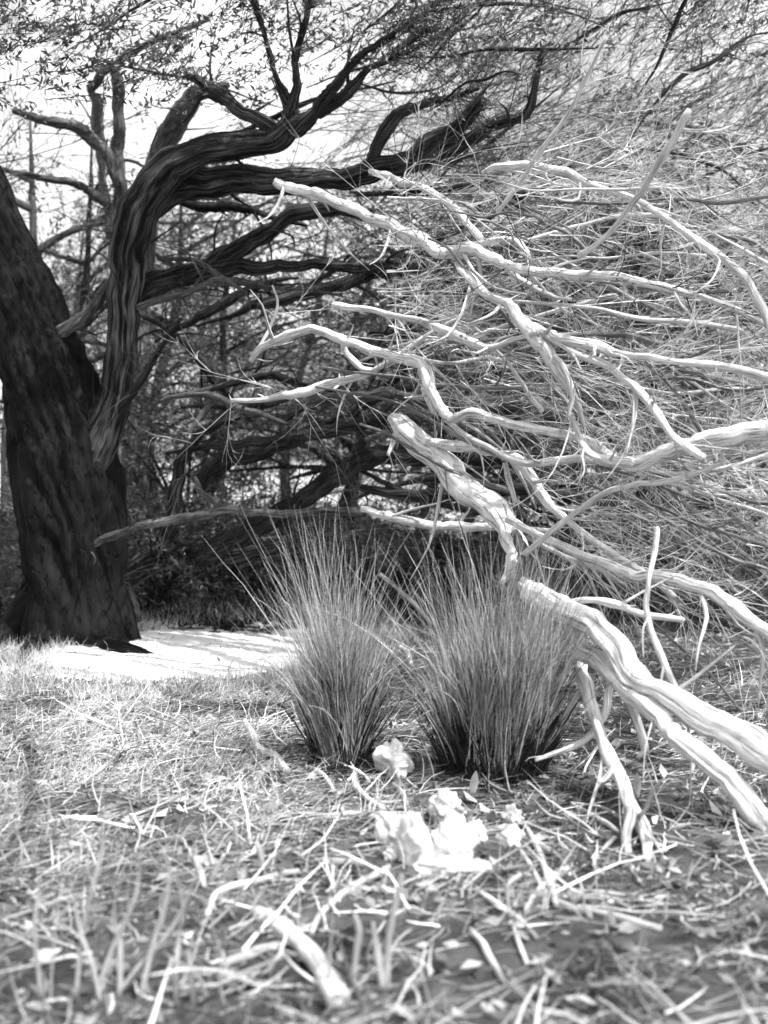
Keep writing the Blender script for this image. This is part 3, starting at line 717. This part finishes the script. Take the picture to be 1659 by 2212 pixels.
# ------------------------------------------------------------------ tussocks
CC = rng.uniform(-1, 1, (12, 2))
def tussock(label, base, w, hgt, lean, n, nb, gap=None):
    o = empty('grass_tussock', base); tag(o, label, 'tussock', 'tall grass tussocks in the middle of the clearing')
    def gen(N, lo, hi, rr, core=False):
        ang = rng.uniform(0, 2 * math.pi, N); rad = np.sqrt(rng.uniform(0, 1, N)) * w * (.3 if not core else .34)
        out = np.stack([np.cos(ang), np.sin(ang) * .8], 1) * rad[:, None]
        O = np.zeros((N, 3)); O[:, 0] = out[:, 0]; O[:, 1] = out[:, 1]
        for i in range(N): O[i, 2] = h(base.x + O[i, 0], base.y + O[i, 1]) - base.z - .02
        nc = 11; ca = rng.normal(0, .17, (nc, 2)); ch = rng.uniform(.62, 1.12, nc); ci = rng.integers(0, nc, N)
        cc = CC[:nc] * w * .34; dd_ = ((out[:, None, :] - cc[None]) ** 2).sum(2); ci = dd_.argmin(1)
        D = np.zeros((N, 3)); D[:, :2] = out * .38 + ca[ci] * .7 + rng.normal(0, .07, (N, 2)); D[:, 2] = .95
        D[:, 0] += lean + .2 * (rng.uniform(0, 1, N) < .16) * rng.normal(0, 1, N)
        D[:, 1] += .2 * rng.normal(0, 1, N) * (rng.uniform(0, 1, N) < .2)
        bend = np.zeros((N, 3)); bend[:, :2] = out / w * rng.uniform(-.3, .45, (N, 1)) + rng.normal(0, .10, (N, 2)); bend[:, 2] = -rng.uniform(.0, .3, N)
        return O, D, bend, rng.uniform(lo, hi, N) * hgt * ch[ci], rng.uniform(.6, 1.2, N) * rr
    O, D, bd, L, R = gen(n, .2, 1.08, .0032)
    v, f, _ = strands(O, D, L, R, K=9, sides=3, bend=bd, jitter=.05)
    p = stuff('blades', (v, f), M['blade'], None); p.parent = o
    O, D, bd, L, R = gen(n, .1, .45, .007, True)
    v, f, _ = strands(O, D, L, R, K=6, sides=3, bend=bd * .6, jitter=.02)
    p = stuff('dark_base', (v, f), M['blade_core'], None); p.parent = o  # short blades, darker at the foot of the tussock
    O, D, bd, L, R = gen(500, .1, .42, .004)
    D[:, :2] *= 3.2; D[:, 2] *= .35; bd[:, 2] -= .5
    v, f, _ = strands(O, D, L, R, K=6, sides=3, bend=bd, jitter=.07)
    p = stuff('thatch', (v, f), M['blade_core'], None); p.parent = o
    O, D, bd, L, R = gen(nb, .5, 1.15, .0058)
    for i in range(nb):
        v, f, _ = strands(O[i:i + 1], D[i:i + 1], L[i:i + 1], R[i:i + 1], K=9, sides=3, bend=bd[i:i + 1] * 1.5, jitter=.03)
        b = link('blade', mesh_from('blade', v, f), M['straw'], None); b.parent = o
    return o
g1 = G(735, 1660); tussock('narrower upright grass tussock, the left one of the two tall tussocks', g1, .34, 1.26, .0, 1500, 130)
g2 = G(1072, 1670); tussock('wider bushier grass tussock under the forked white limb', g2, .72, 1.2, .05, 2600, 190)
g3 = G(715, 1520); tussock('small pale tuft leaning left beside the glaring patch, behind the left tussock', g3, .26, .8, -.1, 300, 40)

# ------------------------------------------------------------------ ground cover
def inpatch(x, y, k=1.0):
    u = x - pc.x; w = y - pc.y - .38 * u
    return (u / 1.28) ** 2 + (w / 1.5) ** 2 < k
def scatter(N, x0, x1, y0, y1, keep=None):
    out = []
    while len(out) < N:
        x, y = random.uniform(x0, x1), random.uniform(y0, y1)
        if inpatch(x, y, .95) and random.random() > .06: continue
        if keep is None or keep(x, y): out.append((x, y, h(x, y) + .004))
    return np.array(out)
# pale dry grass, thick on the left
N = 21000
Oa = scatter(N, -3.2, 3, 2.3, 9.9, lambda x, y: random.random() < (1 - sstep(-1.4, .5, x)) * 1.0 * sstep(3.3, 5.0, y) + .05 and clump(x * 100, y * 100, .016, -.22))
Dn = np.array((.5, -.1, .45)) + rng.normal(0, .45, Oa.shape); Dn[:, 2] = np.abs(Dn[:, 2])
a = strands(Oa, Dn, rng.uniform(.04, .2, N), rng.uniform(.001, .003, N), K=4, jitter=.04, bend=np.stack([rng.normal(0, .3, N), rng.normal(0, .3, N), -rng.uniform(0, .6, N)], 1))
stuff('dry_grass', a[:2], M['straw'], label='short pale dry grass on the left of the clearing', cat='grass')
# fringe round the sunlit patch
N = 6500
Oa = []
while len(Oa) < N:
    x, y = random.uniform(pc.x - 1.8, pc.x + 1.8), random.uniform(pc.y - 2, pc.y + 2)
    u = x - pc.x; w = y - pc.y - .38 * u; q = (u / 1.28) ** 2 + (w / 1.5) ** 2
    if .7 < q < 1.6 and random.random() < sstep(.6, .95, q) + .05: Oa.append((x, y, h(x, y)))
Oa = np.array(Oa)
a = strands(Oa, np.array((.05, 0, .9)) + rng.normal(0, .25, Oa.shape), rng.uniform(.04, .13, N), .003, K=4, bend=rng.normal(0, .2, Oa.shape))
stuff('grass_fringe', a[:2], M['straw'], label='tufty pale grass fringing the glaring sunlit patch', cat='grass')
# litter of twigs and leaves over the floor
N = 15000
def patchy(x, y): return clump(x * 100, y * 100, .022, .0, 4) or random.random() < (.08 if x > 0 else .2)
Oa = scatter(N, -3.4, 3.4, 1.9, 10.2, patchy)
Dn = rng.normal(0, 1, Oa.shape); Dn[:, 2] = np.abs(Dn[:, 2]) * .25
a = strands(Oa, Dn, rng.uniform(.03, .22, N), rng.uniform(.001, .004, N), K=4, jitter=.08, bend=rng.normal(0, .2, Oa.shape) * np.array((1, 1, .3)))
a = (a[0], a[1])
N2 = 11000
Ob = scatter(N2, -3.2, 3.2, 1.9, 9.0, lambda x, y: clump(x * 100, y * 100, .016, -.12, 9))
Db = np.array((.9, -.25, .05)) + rng.normal(0, .55, Ob.shape); Db[:, 2] = np.abs(Db[:, 2]) * .22
b_ = strands(Ob, Db, rng.uniform(.05, .3, N2), rng.uniform(.0015, .006, N2), K=5, sides=2, jitter=.06, bend=rng.normal(0, .35, Ob.shape) * np.array((1, 1, .15)))
stuff('matted_grass', b_[:2], M['matted'], label='flattened matted dead grass lying over the clearing floor', cat='dead grass')
stuff('twig_litter', a[:2], M['litter'], label='fine twigs and stalks littering the clearing floor', cat='litter')
N = 16000
Oa = scatter(N, -3.4, 3.4, 1.9, 10.2, patchy)
Dn = rng.normal(0, 1, Oa.shape); Dn[:, 2] = np.abs(Dn[:, 2]) * .35
a = leaves(Oa, Dn, rng.uniform(.02, .065, N), .4)
stuff('leaf_litter', a, M['litter'], label='small narrow fallen leaves scattered over the clearing floor', cat='litter')

N = 900
Oa = scatter(N, -2.4, 2.6, 2.0, 6.5, lambda x, y: clump(x * 100, y * 100, .02, .0))
Dn = rng.normal(0, 1, Oa.shape); Dn[:, 2] = np.abs(Dn[:, 2]) * .35
a = strands(Oa, Dn, rng.uniform(.05, .34, N), rng.uniform(.002, .009, N), K=5, sides=4, jitter=.13, bend=rng.normal(0, .3, Oa.shape) * np.array((1, 1, .4)), taper=.75)
stuff('broken_twigs', a[:2], M['twig_litter'], label='coarse pale broken twigs matted over the near floor', cat='litter')
N = 1500
Oa = scatter(N, -2.3, 2.5, 2.0, 6.5) + np.array((0, 0, .012))
Dn = rng.normal(0, 1, Oa.shape); Dn[:, 2] = np.abs(Dn[:, 2]) * .18
stuff('bark_flakes', leaves(Oa, Dn, rng.uniform(.03, .12, N), .38), M['flake'], label='curled flakes of bark and broad dead leaves among the near litter', cat='litter')
N = 700
Oa = scatter(N, -2.2, 2.4, 2.0, 7.5)
Dn = np.array((0, 0, .9)) + rng.normal(0, .35, Oa.shape)
a = strands(Oa, Dn, rng.uniform(.04, .2, N), rng.uniform(.002, .006, N), K=5, sides=3, jitter=.06, bend=rng.normal(0, .3, Oa.shape))
stuff('shoots', a[:2], M['straw'], label='pale upright shoots poking through the litter', cat='shoots')

# dark leafy bushes crowding the shaded bank
def bush(label, x, y, dep, w, hh, n, m='leaf_dark'):
    b = P(x, y, dep); b.z = h(b.x, b.y) - .03
    o = empty('dark_bush', b); tag(o, label, 'bush', 'bushes on the shaded bank')
    t = Tubes()
    for k in range(7):
        a_ = random.uniform(0, 6.28); q = Vector((math.cos(a_) * w * .5, math.sin(a_) * w * .4, hh * random.uniform(.6, .95)))
        t.add([b, b + q * .4 + Vector((0, 0, .1 * hh)), b + q], [.03, .018, .005], sides=5, sub=3)
    t.build('stems', M['mid_bark'], o)
    p = rng.normal(0, 1, (n, 3)); p /= np.linalg.norm(p, axis=1, keepdims=True); p *= rng.uniform(.45, 1, (n, 1)) ** .5
    p = p * np.array((w * .6, w * .45, hh * .55)) + np.array(b) + np.array((0, 0, hh * .5))
    kp = np.array([noise.noise((q[0] * 2.2, q[1] * 2.2, q[2] * 2.6)) > -.22 for q in p]); p = p[kp]
    a_, l_ = sprays(p, rng.normal(0, 1, p.shape) + np.array((.5, 0, .3)), rng.uniform(.15, .45, len(p)), leaf=.06, k=20, spread=.3)
    stuff('foliage', l_, M[m], o); stuff('twigs', a_, M['twig_dark'], o)
bush('low dark bush right behind the black trunk base', 330, 1330, 10.4, 1.6, 1.0, 260)
bush('dark bush under the level grey branch, second from the black trunk', 520, 1330, 10.7, 1.8, .95, 280)
bush('dark bush directly behind the left tussock', 700, 1320, 10.9, 1.6, .8, 240)
bush('flat dark bush behind the wide tussock', 940, 1310, 11.2, 2.0, .7, 260)
bush('dark bush seen beneath the fork of the fallen tree', 1220, 1310, 10.9, 2.0, .8, 280)
bush('dark bush at the right edge behind the vertical white twig', 1480, 1310, 10.6, 2.2, 1.0, 280)
bush('tall dark bush between the trunk and the first low bough', 400, 1250, 11.6, 1.7, 1.9, 300)
bush('dark bush left of the black trunk', 10, 1320, 10.2, 1.9, 1.3, 280)

# ------------------------------------------------------------------ white stones
def stone(cx, cy, wpx, hpx, label, flat=1.0, seed=0, rot=0.0):
    p = G(cx, cy + hpx * .5); d = p.y; k = d / FPX
    me = bpy.data.meshes.new('white_stone')
    import bmesh
    bm = bmesh.new(); bmesh.ops.create_icosphere(bm, subdivisions=5, radius=1)
    for v in bm.verts:
        n = v.co.normalized()
        r = 1 + .55 * noise.noise(n * 1.2 + Vector((seed, 0, 0))) + .3 * noise.noise(n * 2.6 + Vector((seed, 4, 0))) + .06 * noise.noise(n * 6 + Vector((0, seed, 0))) + .015 * noise.noise(n * 15)
        r -= .12 * abs(noise.noise(n * 4 + Vector((seed, 1, 1))))
        v.co = n * r
        v.co = Vector((v.co.x * wpx / 2 * k, v.co.y * (wpx + hpx) / 4 * k, v.co.z * hpx / 2 * k * flat))
    bm.to_mesh(me); bm.free()
    o = link('white_stone', me, M['stone']); o.location = p + Vector((0, 0, hpx * .34 * k * flat)); o.rotation_euler = (0, rot, seed * 2)
    tag(o, label, 'stone', 'white stones beside the tussocks')
FAC = [Vector(v).normalized() for v in ((1, .4, .6), (-1, .3, .5), (.2, -1, .4), (-.4, -.8, .9), (.7, -.6, .1), (-.8, -.5, -.3), (.1, .3, 1))]
stone(850, 1635, 72, 86, 'white stone standing alone between the bases of the two tussocks', seed=1.3)
stone(845, 1790, 44, 95, 'tall narrow white stone at the left end of the cluster', seed=2.1)
stone(848, 1850, 34, 34, 'small white stone in front of the leftmost stone of the cluster', seed=9.1)
stone(896, 1815, 44, 120, 'tallest upright white stone, second from the left in the cluster', seed=3.7)
stone(965, 1745, 62, 80, 'white stone at the back of the cluster below the wide tussock', seed=4.2)
stone(985, 1815, 100, 100, 'largest white stone in the middle of the cluster', seed=5.5)
stone(975, 1880, 150, 34, 'long flat white slab along the front of the cluster', seed=6.2, rot=-.16)
stone(1032, 1800, 36, 60, 'white stone leaning on the right side of the largest stone', seed=9.9)
stone(1110, 1765, 42, 44, 'upper of the two white stones standing right of the cluster', seed=7.4)
stone(1108, 1815, 52, 50, 'lower and rounder of the two white stones right of the cluster', seed=8.8)

# ------------------------------------------------------------------ sticks lying and standing in the foreground
def stick(pts, label, m='twig', name='stick', cat='stick', lift=0.0, upright=False, group=None, rs=1.0):
    W, R = [], []
    base = G(pts[-1][0] if upright else pts[0][0], pts[-1][1] if upright else pts[0][1])
    for i, (x, y, r) in enumerate(pts):
        if upright:
            d = base.y + .04 * noise.noise((x * .01, y * .01, 2)); p = P(x, y, d)
        else:
            p = G(x, y); p.z += r * p.y / FPX * .7 + lift * (1 if i % 2 else .3)
        W.append(p); R.append(r * p.y / FPX * rs)
    o = empty(name, base) if False else None
    t = Tubes(); t.add([w - base for w in W], R, sides=7 if max(p[2] for p in pts) < 12 else 12, sub=4, rough=.14, wob=.5)
    o = t.build(name, BL if m == 'twig' else M[m]); o.location = base
    return tag(o, label, cat, group)

stick([(552, 1998, 14), (590, 2030, 19), (640, 2070, 20), (675, 2105, 22), (700, 2150, 25), (735, 2215, 28)], 'thick pale broken branch lying at the bottom edge left of centre', name='broken_branch', cat='branch', lift=.01)
ST = [
 ([(525, 1568, 7), (545, 1600, 8), (560, 1630, 9), (590, 1645, 9), (620, 1680, 9)], 'bent white stick lying left of the left tussock', 0),
 ([(768, 1680, 6), (765, 1710, 8), (790, 1735, 7), (830, 1765, 7)], 'curved pale stick pointing at the tall narrow stone', 0),
 ([(660, 1665, 5), (700, 1690, 6), (720, 1720, 5)], 'short pale stick in front of the left tussock', 0),
 ([(850, 1705, 5), (870, 1730, 6), (885, 1765, 5)], 'short curved stick under the lone white stone', 0),
 ([(1140, 1800, 5), (1165, 1850, 7), (1185, 1900, 8), (1208, 1980, 8)], 'straight pale stick sloping down right of the stones', 0),
 ([(1110, 1830, 4), (1140, 1870, 5), (1165, 1915, 6), (1190, 1960, 4)], 'thinner stick beside the straight sloping one', 0),
 ([(1250, 1880, 5), (1200, 1915, 6), (1160, 1950, 7), (1140, 1995, 7)], 'curved stick crossing the foot of the straight sloping one', 0),
 ([(1028, 1935, 6), (1080, 1980, 7), (1130, 2010, 6), (1165, 2050, 4)], 'pale stick running down to the right below the flat slab', 0),
 ([(1190, 1955, 6), (1240, 1985, 8), (1300, 1990, 8), (1370, 2010, 8), (1440, 2030, 7)], 'long pale stick lying across the dark lower right corner', 0),
 ([(1240, 1750, 5), (1300, 1785, 6), (1340, 1810, 5)], 'short stick left of the foot of the fallen tree', 0),
 ([(1160, 1830, 4), (1200, 1860, 5)], 'tiny pale stick between the straight stick and the fallen tree', 0),
 ([(1310, 1905, 5), (1290, 1880, 5), (1335, 1825, 6)], 'crooked stick under the two lowest tips of the fallen tree', 0),
 ([(868, 1900, 5), (862, 1940, 7), (845, 2010, 8), (838, 2080, 8), (836, 2160, 9)], 'tall thin stick rising from the bottom edge towards the slab', 1),
 ([(766, 1990, 5), (775, 2030, 8), (765, 2090, 8), (762, 2160, 8)], 'bent upright stick at the bottom edge beside the broken branch', 1),
 ([(805, 2010, 6), (812, 2060, 8), (820, 2110, 9), (826, 2160, 9)], 'thick upright stick between the two taller ones at the bottom edge', 1),
 ([(1020, 2030, 6), (1045, 2070, 9), (1070, 2110, 9), (1095, 2150, 6)], 'short stout stick leaning at the bottom edge right of centre', 0),
 ([(1110, 2010, 4), (1125, 2060, 6), (1145, 2110, 6)], 'slim stick next to the short stout one', 0),
 ([(840, 1890, 6), (780, 1925, 8), (730, 1960, 9), (690, 2000, 7), (670, 2040, 5)], 'rough stick slanting down to the left below the stones', 0),
 ([(640, 1770, 5), (700, 1775, 6), (770, 1772, 6), (830, 1785, 5)], 'level pale stick left of the cluster of stones', 0),
 ([(415, 1860, 7), (425, 1890, 8), (435, 1930, 7)], 'stubby pale stick in the middle of the lower left', 1),
 ([(480, 1855, 4), (465, 1885, 5), (450, 1920, 4)], 'thin leaning stick beside the stubby one', 1),
 ([(500, 1780, 5), (505, 1820, 6), (512, 1850, 5)], 'upright pale splinter at centre left', 1),
 ([(550, 1830, 5), (560, 1860, 6), (565, 1885, 5)], 'upright splinter right of the pale one at centre left', 1),
 ([(580, 1870, 6), (610, 1860, 7), (650, 1850, 6)], 'short level stick above the broken branch', 0),
 ([(680, 1878, 8), (740, 1882, 9), (790, 1885, 8)], 'straight level stick left of the foot of the stones', 0),
 ([(470, 2110, 8), (530, 2090, 9), (600, 2065, 8)], 'pale stick lying by the bottom left end of the broken branch', 0),
 ([(440, 2000, 7), (470, 1950, 9), (560, 1920, 8), (660, 1900, 6)], 'long dull stick lying above the broken branch', 0),
 ([(850, 1395, 5), (880, 1415, 6), (888, 1445, 5)], 'small white curved stick between the tops of the tussocks', 0),
 ([(820, 1240, 5), (880, 1290, 5), (935, 1350, 4)], 'dark thin stick slanting between the two tussocks', 1),
 ([(1130, 1900, 4), (1100, 1930, 5), (1105, 2000, 4)], 'thin dull stick upright left of the crossing sticks', 1),
]
for pts, lb, up in ST: stick(pts, lb, upright=bool(up), lift=.006)

# blurred tall stalks at the lower left, each rooted at the bottom of the view
SK = [
 ([(470, 1800, 3), (420, 1900, 6), (370, 2010, 9), (300, 2100, 10), (240, 2170, 10)], 'long stalk leaning right from the lower left corner'),
 ([(335, 1830, 5), (360, 1890, 9), (345, 1980, 10), (320, 2060, 10), (290, 2190, 10)], 'thick curved stalk bowing right at lower left'),
 ([(295, 1810, 4), (292, 1880, 7), (280, 1960, 8), (240, 2050, 9), (190, 2180, 9)], 'stalk with an upright tip behind the thick curved one'),
 ([(372, 1900, 5), (385, 1960, 8), (378, 2040, 8), (372, 2110, 8), (370, 2190, 7)], 'upright stalk right of the thick curved one'),
 ([(212, 1700, 5), (215, 1780, 8), (212, 1850, 9), (190, 1930, 9), (165, 2040, 9), (150, 2180, 8)], 'tallest pale stalk near the left side'),
 ([(150, 1880, 5), (150, 1960, 8), (165, 2040, 9), (190, 2110, 8), (205, 2190, 8)], 'stalk bending right near the left side'),
 ([(255, 1900, 4), (235, 1990, 8), (250, 2060, 10), (245, 2180, 10)], 'broad short stalk between the tallest and the thick curved ones'),
 ([(420, 2020, 4), (400, 2070, 8), (405, 2130, 9), (410, 2200, 8)], 'short stout stalk at the bottom left of the broken branch'),
 ([(350, 2080, 5), (390, 2105, 8), (425, 2140, 9), (440, 2200, 8)], 'stalk sloping down to the right at the bottom left'),
 ([(700, 2010, 3), (720, 1950, 4), (712, 2060, 5), (705, 2190, 5)], 'thin faint stalk beside the thick end of the broken branch'),
 ([(60, 1830, 4), (75, 1930, 8), (60, 2030, 9), (80, 2200, 9)], 'pale stalk closest to the left edge'),
]
for pts, lb in SK:
    pts = [(x, y, r * (.62 if i_ > 1 else .28)) for i_, (x, y, r) in enumerate(pts)]
    stick(pts, lb, name='dry_stalk', cat='stalk', upright=True, group='tall dry stalks at the lower left')

# single pale fallen leaves that catch the light
def fleaf(x, y, hpx, label, lean=0.0, w=.3):
    p = G(x, y + hpx / 2); k = p.y / FPX; H = hpx * k
    v, f = [], []
    n = 6
    for i in range(n + 1):
        t = i / n; ww = math.sin(math.pi * (.06 + .9 * t)) * H * w * .5
        c = Vector((lean * H * t, -.25 * H * t * t, H * t)); v += [c + Vector((-ww, .15 * ww, 0)), c + Vector((0, -.1 * ww - .001, 0)), c + Vector((ww, .15 * ww, 0))]
    for i in range(n):
        for j in range(2):
            a = i * 3 + j; f.append((a, a + 1, a + 4, a + 3))
    o = link('fallen_leaf', mesh_from('fallen_leaf', v, f), M['stone_leaf']); o.location = p
    tag(o, label, 'leaf', 'pale leaves standing in the litter')
M['stone_leaf'] = mat('bleached_leaf', .5, .75, 20, bump=.2, trans=.2)
for q in [(1023, 1698, 62, 'largest pale leaf standing upright in front of the wide tussock', .1), (1385, 1700, 60, 'pale narrow leaf near the lower right branch tips', -.1), (1200, 1700, 26, 'small pale leaf right of the largest upright one', 0),
          (1232, 1632, 30, 'pale leaf hanging just under the thin low twig of the fallen tree', -.1), (462, 1618, 38, 'pale leaf left of the bent white stick', .15), (345, 1790, 26, 'pale leaf standing at the left above the stubby stick', .0),
          (275, 1775, 28, 'pale leaf beside the tallest stalk', .05), (1385, 1995, 26, 'pale leaf lying at the lower right corner', .8), (600, 1900, 34, 'blunt pale leaf above the broken branch', .2)]:
    fleaf(*q)
